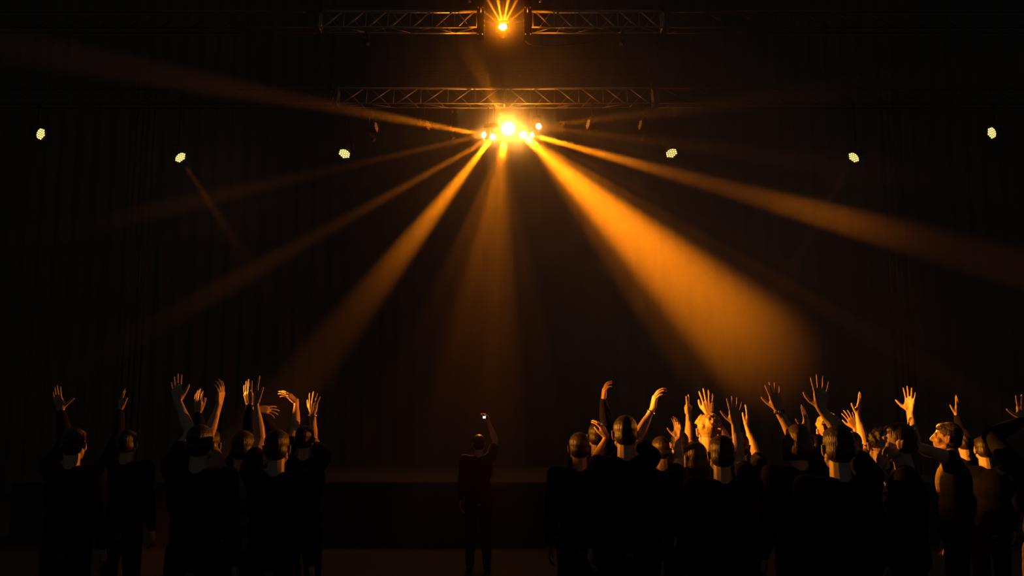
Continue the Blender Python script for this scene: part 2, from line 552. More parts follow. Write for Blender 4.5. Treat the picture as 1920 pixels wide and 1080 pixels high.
# LED washlights: lit
GW = 'lit washlights with honeycomb cells'
led_par(P(76, 251, D0), aim(P(76, 251, D0), .95, -.3, .36), 'nearly edge-on washlight with three lit cells near the left edge', rod=.40, group=GW, cell='led_lit')
led_par(P(338, 295, D0), aim(P(338, 295, D0), .7, -.72, .5), 'tilted honeycomb washlight on the left with a faint beam falling away to its right', rod=.95, group=GW)
led_par(P(646, 288, D0), aim(P(646, 288, D0), -.4, -.9, .74), 'round honeycomb washlight left of the burst, facing out', rod=.9, group=GW)
led_par(P(1259, 287, D0), aim(P(1259, 287, D0), .4, -.9, .74), 'round honeycomb washlight right of the burst, facing out', rod=.9, group=GW)
led_par(P(1601, 295, D0), aim(P(1601, 295, D0), -.7, -.72, .5), 'tilted honeycomb washlight on the right with a faint beam falling away to its left', rod=.95, group=GW)
led_par(P(1860, 249, D0), aim(P(1860, 249, D0), -.95, -.3, .36), 'nearly edge-on washlight with three lit cells near the right edge', rod=.40, group=GW)
spot(P(342, 302, D0 - .1), P(600, 700, 13), 2.4, 3600, color=(1, .20, .03))
spot(P(1596, 302, D0 - .1), P(1425, 610, 15), 2.2, 1900, color=(1, .20, .03))
# unlit washlights catching the glow
GU = 'unlit washlights catching the glow of the burst'
led_par(P(802, 235, D0 + .4), aim(P(802, 235, D0 + .4), .97, .24, .45), 'unlit washlight gleaming gold inside the beam that leaves the burst to the left', cell='led_off', rod=.25, group=GU, R=.12)
led_par(P(1103, 233, D0 - .2), aim(P(1103, 233, D0 - .2), -.97, .24, .36), 'unlit washlight gleaming gold right of the burst', cell='led_off', rod=.25, group=GU, R=.12)
led_par(P(1201, 234, D0), aim(P(1201, 234, D0), -.97, .2, .3), 'dark edge-on washlight between the gleaming one and the lit one on the right', cell='led_off', rod=.25, group=GU, R=.12)
led_par(P(705, 238, D0), aim(P(705, 238, D0), .97, .2, .3), 'dark edge-on washlight between the gleaming one and the lit one on the left', cell='led_off', rod=.3, group=GU, R=.12)
GM = 'dark moving lamps'
for px, py, dx, nm in ((850, 260, .5, 'dark moving lamp just left of the burst with a tiny glint'), (702, 263, .6, 'dark moving lamp below the edge-on washlight on the left'),
                       (1204, 263, -.6, 'dark moving lamp below the edge-on washlight on the right'), (1050, 247, -.5, 'dark moving lamp just right of the burst with a tiny glint')):
    moving_head(P(px, py, D0 + .5), Vector((dx, -.3, -.85)), nm, lens='lens_off', rod=.4, s=.55, group=GM)
for px, nm in ((690, 'left'), (1164, 'right')):
    moving_head(P(px, 83, DF + .15), Vector((.5 if px < 900 else -.5, -.5, -.7)), 'small dark lamp hung below the %s half of the upper truss' % nm, lens='lens_off', rod=.02, s=.55, group='small lamps below the upper truss')


# ------------------------------------------------------------------ haze
def haze_box(name, c, s, label, dens, node_fn=None, aniso=.25):
    b = bmesh.new(); box(b, c, s)
    m = bpy.data.materials.new(name); m.use_nodes = True
    nt = m.node_tree; nt.nodes.remove(nt.nodes['Principled BSDF'])
    v = nt.nodes.new('ShaderNodeVolumeScatter')
    v.inputs['Color'].default_value = (1, 1, 1, 1)
    v.inputs['Density'].default_value = dens
    v.inputs['Anisotropy'].default_value = aniso
    m.cycles.volume_sampling = 'EQUIANGULAR'
    nt.links.new(v.outputs[0], nt.nodes['Material Output'].inputs['Volume'])
    if node_fn: node_fn(nt, v)
    return obj(name, b, m, label=label, cat='haze', kind='stuff')


def puffs(blobs, base=0.0):
    """density = sum of soft round clouds (centre, radius, density)."""
    def fn(nt, v):
        def link(x, sock):
            if isinstance(x, (int, float)): sock.default_value = x
            else: nt.links.new(x, sock)

        def ma(op, a, b=0.0):
            n_ = nt.nodes.new('ShaderNodeMath'); n_.operation = op
            link(a, n_.inputs[0]); link(b, n_.inputs[1])
            return n_.outputs[0]
        g = nt.nodes.new('ShaderNodeNewGeometry')
        tot = None
        for c, R, dens in blobs:
            dst = nt.nodes.new('ShaderNodeVectorMath'); dst.operation = 'DISTANCE'
            nt.links.new(g.outputs['Position'], dst.inputs[0]); dst.inputs[1].default_value = tuple(c)
            q = ma('DIVIDE', dst.outputs['Value'], R)
            e = ma('MULTIPLY', ma('POWER', 2.71828, ma('MULTIPLY', ma('MULTIPLY', q, q), -1.0)), dens)
            tot = e if tot is None else ma('ADD', tot, e)
        nt.links.new(ma('ADD', tot, base), v.inputs['Density'])
    return fn


PC = P(*C)
haze_box('haze', (0, 20.8, 8.3), (34, 20.9, 16.4), 'thin stage haze around the lamps that makes the beams visible', .02,
         puffs([(PC, 2.05, .075), (P(1105, 363, 17.1), 2.0, .05), (P(1200, 455, 14.4), 1.9, .042), (P(1290, 545, 13.1), 2.1, .043), (P(835, 375, 19.6), 1.7, .028), (P(1110, 290, 21.5), .9, .06), (P(395, 385, 20.0), 1.5, .03), (P(1545, 390, 20.2), 1.3, .03)], .0009))  # extra clouds added along the beams to brighten and fade them
haze_box('haze', P(955, 246, D0 - .1), (2.4, 2.4, 2.4), 'denser smoke added for the glow round the burst of lamps', .02, puffs([(P(955, 246, D0 - .15), .52, 1.4)]), .6)  # dense cloud put in to give the lamps their glow
haze_box('haze', P(943, 45, T[2] - .1), (1.9, 1.9, 1.9), 'puff of smoke added for the glow round the uppermost lamp', .02, puffs([(P(943, 38, T[2] - .05), .4, .2)]))  # small added cloud that makes the halo of this lamp
# ------------------------------------------------------------------ people
M['skin'] = mat('skin', (.48, .33, .25), .5, noise=.08, nscale=30, bump=.05)
M['skin_dimmed'] = mat('skin_painted_dim', (.34, .21, .15), .5, noise=.08, nscale=30, bump=.05)  # skin colour lowered on the dim hands in place of weaker light
M['hair_dark'] = mat('hair_dark_brown', (.018, .011, .009), .45, noise=.5, nscale=16, bump=.6, stretch=(9, 9, .7))
M['hair_brown'] = mat('hair_brown', (.075, .04, .022), .42, noise=.5, nscale=16, bump=.6, stretch=(9, 9, .7))
M['hair_blond'] = mat('hair_blond', (.40, .26, .11), .45, noise=.45, nscale=16, bump=.7, stretch=(9, 9, .7))
M['cloth'] = mat('black_cotton', (.007, .007, .0075), .95, noise=.3, nscale=30, spec=.15)
M['cloth_grey'] = mat('charcoal_cotton', (.013, .012, .0115), .9, noise=.3, nscale=30, spec=.2)
M['cloth_pale'] = mat('grey_marl_cotton', (.22, .18, .16), .9, noise=.25, nscale=40, spec=.2)
M['denim'] = mat('dark_denim', (.014, .016, .02), .9, noise=.3, nscale=60, spec=.15)
M['shoe'] = mat('black_shoe', (.015, .015, .015), .6, noise=.2, nscale=30)
M['strap'] = mat('black_strap', (.02, .02, .02), .5, noise=.2, nscale=60)
M['metal'] = mat('bracelet_metal', (.8, .7, .55), .25, 1.0, noise=.1, nscale=60)


class Blob:
    """collects overlapping capsules and ellipsoids, then fuses them into ONE continuous skin."""

    def __init__(self): self.bm = bmesh.new()

    def cap(self, a, b, ra, rb=None, seg=10):
        a = Vector(a); b = Vector(b); rb = ra if rb is None else rb
        if (b - a).length < 1e-5: b = a + Vector((0, 0, 1e-4))
        B = basis(b - a); L = (b - a).length
        prof = [(0, -ra), (ra * .5, -ra * .866), (ra * .866, -ra * .5), (ra, 0), (rb, L), (rb * .866, L + rb * .5), (rb * .5, L + rb * .866), (0, L + rb)]
        lathe(self.bm, prof, B, a, seg)

    def ell(self, c, s, R=None, seg=16):
        R = R or Matrix.Identity(3)
        S = R @ Matrix.Diagonal(Vector(s))
        n = 10
        prof = [(math.sin(PI * i / n), -math.cos(PI * i / n)) for i in range(n + 1)]
        prof[0] = (0, -1); prof[-1] = (0, 1)
        lathe(self.bm, prof, S, c, seg)

    def fuse(self, name, voxel, smooth_n=3, dec=None):
        me = bpy.data.meshes.new(name + '_tmp'); self.bm.to_mesh(me); self.bm.free()
        o = bpy.data.objects.new('tmp', me); COL.objects.link(o)
        m = o.modifiers.new('r', 'REMESH'); m.mode = 'VOXEL'; m.voxel_size = voxel; m.use_smooth_shade = True
        if smooth_n:
            s = o.modifiers.new('s', 'SMOOTH'); s.factor = .5; s.iterations = smooth_n
        if dec:
            d = o.modifiers.new('d', 'DECIMATE'); d.ratio = dec
        dg = bpy.context.evaluated_depsgraph_get()
        out = bpy.data.meshes.new_from_object(o.evaluated_get(dg))
        out.name = name
        bpy.data.objects.remove(o); bpy.data.meshes.remove(me)
        return out


def ortho(u, n):
    u = u.normalized(); n = (n - u * n.dot(u))
    return u, n.normalized()


def add_hand(bl, W, u, n, left, k=1.0, curl=(10, 10, 12, 14), spread=1.0, thumb=(35, 10), bend=0.0):
    """hand from wrist W; u finger direction, n palm direction; curl: degrees per joint for the four fingers;
    thumb: (abduction, curl). bend: flexion at the wrist already folded into u."""
    u, n = ortho(Vector(u), Vector(n))
    t = u.cross(n) * (-1 if left else 1)                 # towards the thumb

    def pt(a, b, c=0): return W + (t * a + u * b + n * c) * k
    mcp = [(.029, .086), (.008, .091), (-.013, .087), (-.032, .077)]
    lens = [(.043, .026, .019), (.047, .030, .020), (.043, .028, .020), (.034, .021, .018)]
    rad = [.0085, .0088, .0083, .0075]
    ang = [9, 1, -7, -17]
    # palm
    for (a, b), r in zip(mcp, (.0135, .014, .013, .0125)):
        bl.cap(pt(a * .55, .008), pt(a, b - .004, -.001), .0155 * k, r * k * .92)
    for i in range(3):
        a, b = mcp[i]; c, d = mcp[i + 1]
        bl.cap(pt((a + c) / 2 * .6, .015), pt((a + c) / 2, (b + d) / 2 - .012), .014 * k, .0115 * k)
    bl.cap(pt(.022, .022, .008), pt(.03, .058, .007), .017 * k, .012 * k)          # thenar
    bl.cap(pt(-.024, .018, .006), pt(-.029, .055, .005), .014 * k, .011 * k)       # hypothenar
    for f in range(4):
        th = math.radians(ang[f] * spread)
        d = (u * math.cos(th) + t * math.sin(th)).normalized()
        c = math.radians(curl[f] if isinstance(curl[f], (int, float)) else curl[f][0])
        p = pt(*mcp[f]); r = rad[f] * k
        ax = d.cross(n).normalized()
        total = 0.0
        for j, L in enumerate(lens[f]):
            cj = curl[f] if isinstance(curl[f], (int, float)) else curl[f][min(j, len(curl[f]) - 1)]
            total += math.radians(cj) * (.9 if j == 0 else 1.0)
            dd = d * math.cos(total) + n * math.sin(total)
            q = p + dd * L * k
            r2 = r * (.93 if j < 2 else .82)
            bl.cap(p, q, r, r2, 8)
            p = q; r = r2
    ab = math.radians(thumb[0]); tc = math.radians(thumb[1])
    p0 = pt(.020, .020, .008); d = (u * math.cos(ab + .15) + t * math.sin(ab + .15) + n * .25).normalized()
    p1 = p0 + d * .043 * k
    d2 = (u * math.cos(ab - tc) + t * math.sin(ab - tc) + n * .28).normalized(); p2 = p1 + d2 * .032 * k
    d3 = (u * math.cos(ab - 2 * tc) + t * math.sin(ab - 2 * tc) + n * .3).normalized(); p3 = p2 + d3 * .024 * k
    bl.cap(p0, p1, .0145 * k, .0115 * k); bl.cap(p1, p2, .0112 * k, .0098 * k); bl.cap(p2, p3, .0098 * k, .0078 * k)
    bl.cap(pt(.026, .034, .004), p1, .013 * k, .010 * k)
    return t


def add_forearm(bl, E, W, t, k):
    d = (W - E)
    for s in (-1, 1):
        bl.cap(E + d * .97, W + d.normalized() * .012 + t * s * .010 * k, .020 * k, .0165 * k)
        bl.cap(E + d * .65 + t * s * .008 * k, W + t * s * .011 * k, .024 * k, .0175 * k)
    bl.cap(E, E + d * .35, .037 * k, .040 * k); bl.cap(E + d * .35, E + d * .7, .040 * k, .029 * k)


SH_W, SH_Z, HEAD_Z = .185, 1.435, 1.635


class Person:
    """one standing person; head centre given by photo pixel and depth."""

    def __init__(self, label, head, d, yaw=0.0, hair='short', hcol='hair_dark', skin='skin', top='cloth', sleeve='short', arms=(), group=None,
                 tilt=(0, 0), lean=0.0, neck=None):
        hp = P(head[0], head[1], d)
        s = hp.z / HEAD_Z; self.s = s
        R = Matrix.Rotation(math.radians(yaw), 3, 'Z')      # yaw 0 faces the stage (+Y), positive turns left
        off = R @ Vector((0, .03 * s, 0))
        org = Vector((hp.x - off.x, hp.y - off.y, 0.0))
        root = empty('person', org, label, 'person', group)

        def L(x, y, z): return R @ Vector((x, y, z)) * s
        bl = Blob()
        # --- trunk and legs
        pel, che, nek, hc = L(0, 0, .95), L(0, 0, 1.27), L(0, 0, 1.47), L(0, .03, HEAD_Z)
        Rb = R
        bl.ell(L(0, 0, .95), (.165 * s, .115 * s, .13 * s), Rb)
        bl.ell(L(0, 0, 1.12), (.14 * s, .10 * s, .17 * s), Rb)
        bl.ell(L(0, .0, 1.30), (.175 * s, .118 * s, .18 * s), Rb)
        bl.cap(L(-.12, -.01, 1.42), L(.12, -.01, 1.42), .06 * s)
        bl.cap(L(0, -.015, 1.42), L(0, .01, 1.56), .062 * s, .054 * s)
        feet = []
        for sg in (-1, 1):
            hip, kn, an = L(sg * .085, 0, .90), L(sg * .10, .02, .49), L(sg * .11, -.02, .085)
            bl.cap(hip, kn, .085 * s, .056 * s); bl.cap(kn, kn.lerp(an, .35), .055 * s, .056 * s); bl.cap(kn.lerp(an, .35), an, .056 * s, .036 * s)
            bl.cap(L(sg * .11, -.04, .035), L(sg * .125, .13, .03), .034 * s, .028 * s)
            feet.append((L(sg * .11, -.05, .04), L(sg * .125, .15, .034)))
        # --- head
        Rh = R @ Matrix.Rotation(math.radians(tilt[0]), 3, 'X') @ Matrix.Rotation(math.radians(tilt[1]), 3, 'Y')
        self.Rh = Rh

        def H(x, y, z): return hc + Rh @ Vector((x, y, z)) * s
        bl.ell(H(0, -.012, .022), (.074 * s, .094 * s, .09 * s), Rh)
        bl.ell(H(0, .025, -.03), (.060 * s, .068 * s, .075 * s), Rh)
        bl.ell(H(0, .045, -.085), (.036 * s, .04 * s, .03 * s), Rh)             # chin
        bl.cap(H(-.05, .0, -.06), H(-.02, .055, -.09), .022 * s, .02 * s)       # jaw
        bl.cap(H(.05, .0, -.06), H(.02, .055, -.09), .022 * s, .02 * s)
        bl.cap(H(-.035, .074, .022), H(.035, .074, .022), .014 * s)              # brow
        bl.cap(H(0, .088, .012), H(0, .108, -.022), .008 * s, .0125 * s)         # nose
        bl.cap(H(-.01, .094, -.028), H(.01, .094, -.028), .010 * s)
        bl.cap(H(-.018, .082, -.05), H(.018, .082, -.05), .0085 * s)             # lips
        bl.cap(H(-.016, .08, -.062), H(.016, .08, -.062), .009 * s)
        for sg in (-1, 1):
            bl.ell(H(sg * .032, .075, .0), (.013 * s, .011 * s, .009 * s), Rh)   # eyes
            bl.ell(H(sg * .044, .05, -.024), (.024 * s, .022 * s, .026 * s), Rh)   # cheek
            bl.ell(H(sg * .078, -.01, -.012), (.010 * s, .02 * s, .033 * s), Rh)  # ear
            bl.cap(H(sg * .084, -.022, -.03), H(sg * .088, -.026, .014), .006 * s, .007 * s)
        # --- arms
        self.info = []
        done = {a['side'] for a in arms}
        alist = list(arms) + [dict(side=x, rest=True) for x in 'LR' if x not in done]
        sleeves = []
        extra = []
        for a in alist:
            left = a['side'] == 'L'; sg = -1 if left else 1
            if a.get('rest'):
                S = L(sg * SH_W, 0, SH_Z); E = L(sg * .225, -.02, 1.13); W = L(sg * .235, .06, .90)
                u = (W - E).normalized(); n = R @ Vector((-sg, 0, 0))
                ex = {}
            else:
                Wd = a['d']; W = P(*a['w'], Wd) - org
                S = L(sg * SH_W, .0, SH_Z)
                up = min(1, max(0, (W.z - S.z) / (.35 * s)))
                S = L(sg * (SH_W - .02 * up), .01, SH_Z + .05 * up)
                la, lf = .285 * s, .255 * s
                D = (W - S); dist = D.length
                if dist > (la + lf) * .985:
                    f = dist / ((la + lf) * .985); la *= f; lf *= f
                    if f > 1.08: print('ARM long %.2f' % f, label[:50])
                if dist < abs(la - lf) + .06: print('ARM short %.2f' % dist, label[:50])
                ca = max(-1, min(1, (la * la + dist * dist - lf * lf) / (2 * la * max(dist, .05))))
                hd = D.normalized()
                pole = (P(*a['e'], a.get('ed', Wd)) - org) - S if 'e' in a else R @ Vector((sg * .5, 0, -.6))
                pole = pole - hd * pole.dot(hd)
                if pole.length < 1e-3: pole = Vector((sg, 0, -1))
                E = S + hd * la * ca + pole.normalized() * la * math.sqrt(max(0, 1 - ca * ca))
                fx, fy, fz = a['f']                             # finger direction: right, up, away
                u = (RT * fx + UP * fy + Vector((0, 1, 0)) * fz).normalized()
                nx, ny, nz = a['n']
                n = RT * nx + UP * ny + Vector((0, 1, 0)) * nz
                ex = {q: a[q] for q in ('curl', 'spread', 'thumb') if q in a}
                if 'curl' not in ex: ex['curl'] = (8, 9, 10, 12)
            if a.get('rest'): ex = dict(curl=(18, 22, 25, 28), spread=.4, thumb=(20, 15))
            k = s * a.get('k', 1.0)
            t = add_hand(bl, W, u, n, left, k, **ex)
            add_forearm(bl, E, W, t, k)
            bl.cap(S, E, .053 * s, .040 * k); bl.cap(S, S.lerp(E, .4), .056 * s, .05 * s)
            bl.cap(L(sg * .09, -.01, 1.40), S, .07 * s, .056 * s)
            sl = 'long' if a.get('rest') and sleeve == 'short' else a.get('sleeve', sleeve)
            sleeves.append((S, E, W, sl, sg, k))
            if a.get('wear'): extra.append((a['wear'], E, W, t, k))
        obj('body', bl.fuse('body', .0052, 3), M[skin], root)
        # --- clothes
        b = Blob()
        b.ell(L(0, 0, .99), (.175 * s, .128 * s, .12 * s), Rb); b.ell(L(0, 0, 1.12), (.16 * s, .12 * s, .18 * s), Rb)
        b.ell(L(0, 0, 1.30), (.19 * s, .132 * s, .185 * s), Rb); b.cap(L(-.125, -.01, 1.42), L(.125, -.01, 1.42), .07 * s)
        for S, E, W, sl, sg, k in sleeves:
            b.cap(L(sg * .09, -.01, 1.40), S, .082 * s, .07 * s)
            if sl == 'long':
                b.cap(S, E, .068 * s, .056 * k); b.cap(E, E.lerp(W, .45), .055 * k, .052 * k); b.cap(E.lerp(W, .45), E.lerp(W, .9), .052 * k, .036 * k)
            elif sl == 'short': b.cap(S, S.lerp(E, .5), .07 * s, .066 * s)
            else: b.cap(S, S.lerp(E, .06), .066 * s, .06 * s)
        obj('shirt', b.fuse('shirt', .012, 2), M[top], root)
        b = Blob()
        b.ell(L(0, 0, .95), (.18 * s, .13 * s, .11 * s), Rb)
        for sg in (-1, 1):
            hip, kn, an = L(sg * .085, 0, .90), L(sg * .10, .02, .49), L(sg * .11, -.02, .12)
            b.cap(hip, kn, .098 * s, .072 * s); b.cap(kn, an, .072 * s, .058 * s)
        obj('trousers', b.fuse('trousers', .016, 2), M['denim'], root)
        for h, t_ in feet:
            b = Blob(); b.cap(h, t_, .044 * s, .038 * s); b.cap(h + Vector((0, 0, .03)), h.lerp(t_, .3) + Vector((0, 0, .03)), .045 * s, .04 * s)
            me = b.fuse('shoe', .012, 2)
            z = min(v.co.z for v in me.vertices)
            for v in me.vertices: v.co.z -= z
            obj('shoe', me, M['shoe'], root)
        # --- hair
        if hair:
            b = Blob()
            b.ell(H(0, -.022, .034), (.081 * s, .096 * s, .088 * s), Rh)
            b.ell(H(0, .03, .072), (.066 * s, .05 * s, .038 * s), Rh)
            if hair == 'long':
                b.ell(H(0, -.05, -.05), (.086 * s, .06 * s, .12 * s), Rh)
                for x in (-.075, -.05, -.02, .02, .05, .075):
                    b.cap(H(x * .9, -.055, .02), H(x * 1.15, -.075, -.20 - .02 * abs(x) / .07), .026 * s, .022 * s)
            elif hair == 'tied':
                b.ell(H(0, -.105, .04), (.036 * s, .04 * s, .036 * s), Rh)
                b.cap(H(0, -.115, .03), H(.0, -.12, -.13), .028 * s, .014 * s)
            elif hair == 'sleek':
                b.ell(H(0, -.04, .0), (.077 * s, .07 * s, .075 * s), Rh)
                b.ell(H(0, -.098, -.02), (.026 * s, .026 * s, .03 * s), Rh)
            elif hair == 'bob':
                b.ell(H(0, -.035, -.03), (.095 * s, .085 * s, .10 * s), Rh)
                for x in (-.08, -.06, .06, .08): b.cap(H(x, -.02, .02), H(x * 1.08, -.0, -.10), .026 * s, .018 * s)
            elif hair == 'tousled':
                rr = random.Random(int(head[0]))
                for _ in range(34):
                    q = Vector((rr.uniform(-1, 1), rr.uniform(-1, .45), rr.uniform(-.1, 1))).normalized()
                    p = Vector((q.x * .08, -.022 + q.y * .095, .036 + q.z * .088))
                    b.cap(H(*p), H(*(p + Vector((rr.uniform(-.02, .02), rr.uniform(-.02, .02), -.018)) + q * .003)), .015 * s, .008 * s)
            else:
                b.ell(H(0, -.045, -.015), (.076 * s, .066 * s, .07 * s), Rh)
            obj('hair', b.fuse('hair', .0075, 2), M[hcol], root)
        for kind, E, W, t, k in extra:
            d = (W - E).normalized(); c = W - d * .022 * k
            bm = bmesh.new()
            B = Matrix((t, d.cross(t), d)).transposed()
            r1, wd = (.0335, .011) if kind == 'wristwatch' else (.034, .005)
            S3 = B @ Matrix.Diagonal(Vector((1.0, .78, 1.0)))
            lathe(bm, [(r1 * k, -wd * k), ((r1 + .004) * k, -wd * k * .8), ((r1 + .004) * k, wd * k * .8), (r1 * k, wd * k), (r1 * k, -wd * k)], S3, c, 20)
            o = obj(kind, bm, M['strap'] if kind == 'wristwatch' else M['metal'], root)
            if kind == 'wristwatch':
                nn = d.cross(t); nn = nn if nn.y < 0 else -nn
                bm = bmesh.new(); lathe(bm, [(0, .007), (.012, .007), (.0145, .003), (.0145, -.004), (0, -.004)], basis(nn) @ Matrix.Scale(k, 3), c + nn * .030 * k, 16)
                obj('watch_case', bm, M['metal'], o)


def arm(side, w, d, f, n, e=None, **kw):
    a = dict(side=side, w=w, d=d, f=f, n=n)
    if e: a['e'] = e
    a.update(kw)
    return a


GR, GL = 'audience on the right', 'audience on the left'
BACK = (0, 0, 1)       # palm faces the stage, back of the hand to us
FRONT = (0, 0, -1)     # palm faces us
# the audience on the right, lit from the left
Person('dark-haired person reaching up with back of hand to us, black watch on the wrist', (1495, 830), 6.6, hair='bob', hcol='hair_brown', group=GR,
       arms=[arm('R', (1458, 767), 6.8, (-.22, 1, .05), BACK, (1482, 812), curl=(6, 6, 7, 10), spread=1.0, thumb=(38, 4), wear='wristwatch')])
Person('dark silhouetted person with the highest spread hand, in front of the blond head', (1570, 840), 5.3, group=GR,
       arms=[arm('R', (1540, 766), 5.5, (-.06, 1, .0), BACK, (1575, 815), curl=(4, 5, 6, 8), spread=1.15, thumb=(48, 12))])
Person('dark person raising a slim hand seen edge on, just left of the blond head', (1530, 846), 6.95, group=GR,
       arms=[arm('R', (1513, 808), 7.12, (-.05, 1, .1), (-.75, 0, .65), (1520, 850), curl=(4, 8, 10, 14), thumb=(46, 4), k=1.02)])
Person('blond person whose tousled hair glows between raised arms', (1553, 809), 7.6, hair='tousled', hcol='hair_blond', group=GR)
Person('person with a bare brightly lit forearm and hand opened like a V', (1596, 836), 8.25, group=GR,
       arms=[arm('R', (1608, 778), 8.5, (.16, 1, .0), (-.8, 0, .6), (1618, 830), curl=(2, 4, 4, 6), spread=.5, thumb=(44, 2), k=1.05)])
Person('person holding up a dim half-hidden hand behind the brightest forearm', (1622, 838), 8.75, skin='skin_dimmed', group=GR,
       arms=[arm('R', (1604, 802), 9.0, (-.45, .9, .1), BACK, (1610, 830), curl=(14, 14, 16, 18), thumb=(30, 10))])
Person('dark-haired person with a thin rim of light along the crown, no arms raised', (1648, 834), 7.3, hair='tousled', hcol='hair_dark', group=GR)
Person('person with sleek brown hair in profile, fingers held to the chin', (1682, 830), 6.1, yaw=74, hair='sleek', hcol='hair_brown', group=GR, tilt=(4, 0),
       arms=[arm('L', (1653, 880), 6.08, (-.12, 1, .1), (.9, 0, .3), (1690, 940), curl=(18, 22, 26, 30), spread=.4, thumb=(26, 10), k=.8)])
Person('short-haired person in profile, whole bare arm raised with spread palm', (1775, 821), 7.8, yaw=64, hair='short', hcol='hair_dark', top='cloth_grey', sleeve='none', group=GR, tilt=(6, 0),
       arms=[arm('L', (1706, 772), 7.6, (-.02, 1, .0), (-.8, 0, -.6), (1728, 830), curl=(3, 4, 4, 6), spread=1.1, thumb=(50, 6))])
Person('person in a long black sleeve showing only a small lit hand, behind the profiled head', (1806, 828), 9.75, sleeve='long', group=GR,
       arms=[arm('R', (1793, 777), 10.0, (.1, 1, .0), (-.7, 0, .7), (1800, 820), curl=(4, 6, 8, 10), spread=.6, thumb=(44, 4))])
Person('person cut off by the right edge, arm in a ribbed charcoal sleeve bent upward', (1952, 832), 6.3, sleeve='long', top='cloth_grey', group=GR,
       arms=[arm('L', (1919, 788), 6.5, (-.05, 1, .0), (-.3, 0, -.9), (1868, 806), curl=(16, 20, 22, 24), thumb=(52, 2))])
Person('barely lit dark-haired person between the black-sleeved arm and the right edge', (1843, 842), 9.0, hcol='hair_dark', group=GR)  # hair colour darkened in place of weak light on this head
Person('person with a short lit forearm and narrow upright hand between two dark spread hands', (1386, 838), 8.45, group=GR,
       arms=[arm('R', (1400, 799), 8.7, (.12, 1, .15), (-.9, 0, .45), (1412, 836), curl=(8, 10, 12, 14), spread=.3, thumb=(20, 8))])
Person('person with dark spread fingers edged in light and a dim straight forearm', (1352, 852), 6.1, group=GR,
       arms=[arm('R', (1379, 796), 6.4, (-.06, 1, .0), BACK, (1382, 850), curl=(5, 5, 6, 8), spread=1.1, thumb=(44, 6))])
Person('person with glowing tousled light hair under a dark raised hand', (1328, 808), 7.6, hair='tousled', hcol='hair_blond', group=GR,
       arms=[arm('R', (1329, 776), 7.8, (-.14, 1, .0), BACK, (1345, 800), curl=(8, 9, 12, 16), spread=1.2, thumb=(30, 16))])
Person('person with long straight brown hair, cupped bright palm raised beside it', (1304, 860), 6.8, hair='long', hcol='hair_brown', group=GR,
       arms=[arm('L', (1272, 822), 7.2, (.02, 1, .35), (-.75, 0, -.65), (1284, 862), curl=(16, 18, 20, 24), spread=.4, thumb=(42, 6), k=.95)])
Person('dim dark-haired person between the bracelet arm and the cupped palm', (1238, 844), 8.6, hcol='hair_dark', group=GR)  # darker hair stands in for the dimness at this spot
Person('person raising two fingers above a folded fist, small and bright', (1274, 833), 9.05, group=GR,
       arms=[arm('R', (1291, 778), 9.3, (.06, 1, .0), (-.55, 0, .83), (1288, 820), curl=(4, 4, 78, 82), spread=.6, thumb=(4, 36))])
Person('person with a limp drooping hand and thin bracelet at the wrist', (1172, 813), 6.95, group=GR,
       arms=[arm('R', (1223, 767), 7.2, (.22, 1, .0), (1, -.1, .1), (1199, 812), curl=(26, 28, 30, 32), spread=1.0, thumb=(14, 14), wear='bracelet')])
Person('dim person at the left end of the right-hand audience, curled hand at head height', (1086, 840), 7.65, skin='skin_dimmed', group=GR,
       arms=[arm('R', (1137, 819), 7.9, (-.4, .9, .1), (-.7, -.3, .5), (1116, 860), curl=(22, 24, 26, 28), thumb=(24, 12))])
Person('almost unlit person with faint drooping fingertips, left of the bracelet arm', (1120, 818), 9.0, skin='skin_dimmed', sleeve='long', group=GR,
       arms=[arm('R', (1131, 748), 9.2, (.12, 1, .0), (1, -.1, .2), (1128, 780), curl=(22, 24, 26, 28), thumb=(14, 14))])

# the audience on the left, only edges catch the light
Person('person at the far left of the crowd, open hand with thumb wide apart', (140, 833), 7.25, sleeve='long', group=GL,
       arms=[arm('L', (115, 769), 7.5, (-.28, 1, .0), (.35, 0, .93), (126, 815), curl=(6, 6, 7, 9), spread=.6, thumb=(58, -6))])
Person('nearly invisible person between the far left hand and the bent arm', (240, 832), 8.75, sleeve='long', group=GL,
       arms=[arm('L', (226, 768), 9.0, (.08, 1, .0), (.8, 0, .6), (232, 810), curl=(8, 8, 10, 12), spread=.4, thumb=(20, 4))])
Person('person with a bare forearm slanting up to a bent back hand', (376, 832), 6.25, group=GL,
       arms=[arm('L', (334, 753), 6.5, (-.2, 1, .3), (.35, 0, .93), (378, 786), curl=(4, 5, 6, 8), spread=.9, thumb=(34, 6))])
Person('person showing two dim fingertips only, between two left-hand arms', (394, 834), 7.75, sleeve='long', group=GL,
       arms=[arm('L', (372, 773), 8.0, (-.02, 1, .0), (.4, 0, .9), (380, 815), curl=(8, 8, 10, 12), spread=.5, thumb=(18, 8))])
Person('person in a grey short sleeve with the forearm upright and fingers curling over', (456, 840), 6.75, top='cloth_pale', group=GL,
       arms=[arm('L', (411, 758), 6.9, (.12, 1, .15), (-.9, 0, .3), (400, 784), curl=(16, 18, 22, 24), spread=.5, thumb=(16, 10))])
Person('person with one dark upright hand and the other hand pointing sideways', (480, 834), 7.35, sleeve='long', group=GL,
       arms=[arm('L', (468, 758), 7.55, (-.12, 1, .0), (.4, 0, .9), (474, 810), curl=(6, 6, 8, 10), spread=.6, thumb=(22, 8)),
             arm('R', (480, 769), 7.4, (.85, .05, .5), (.2, -.6, .8), (500, 812), curl=(8, 10, 14, 18), spread=1.2, thumb=(34, 8))])
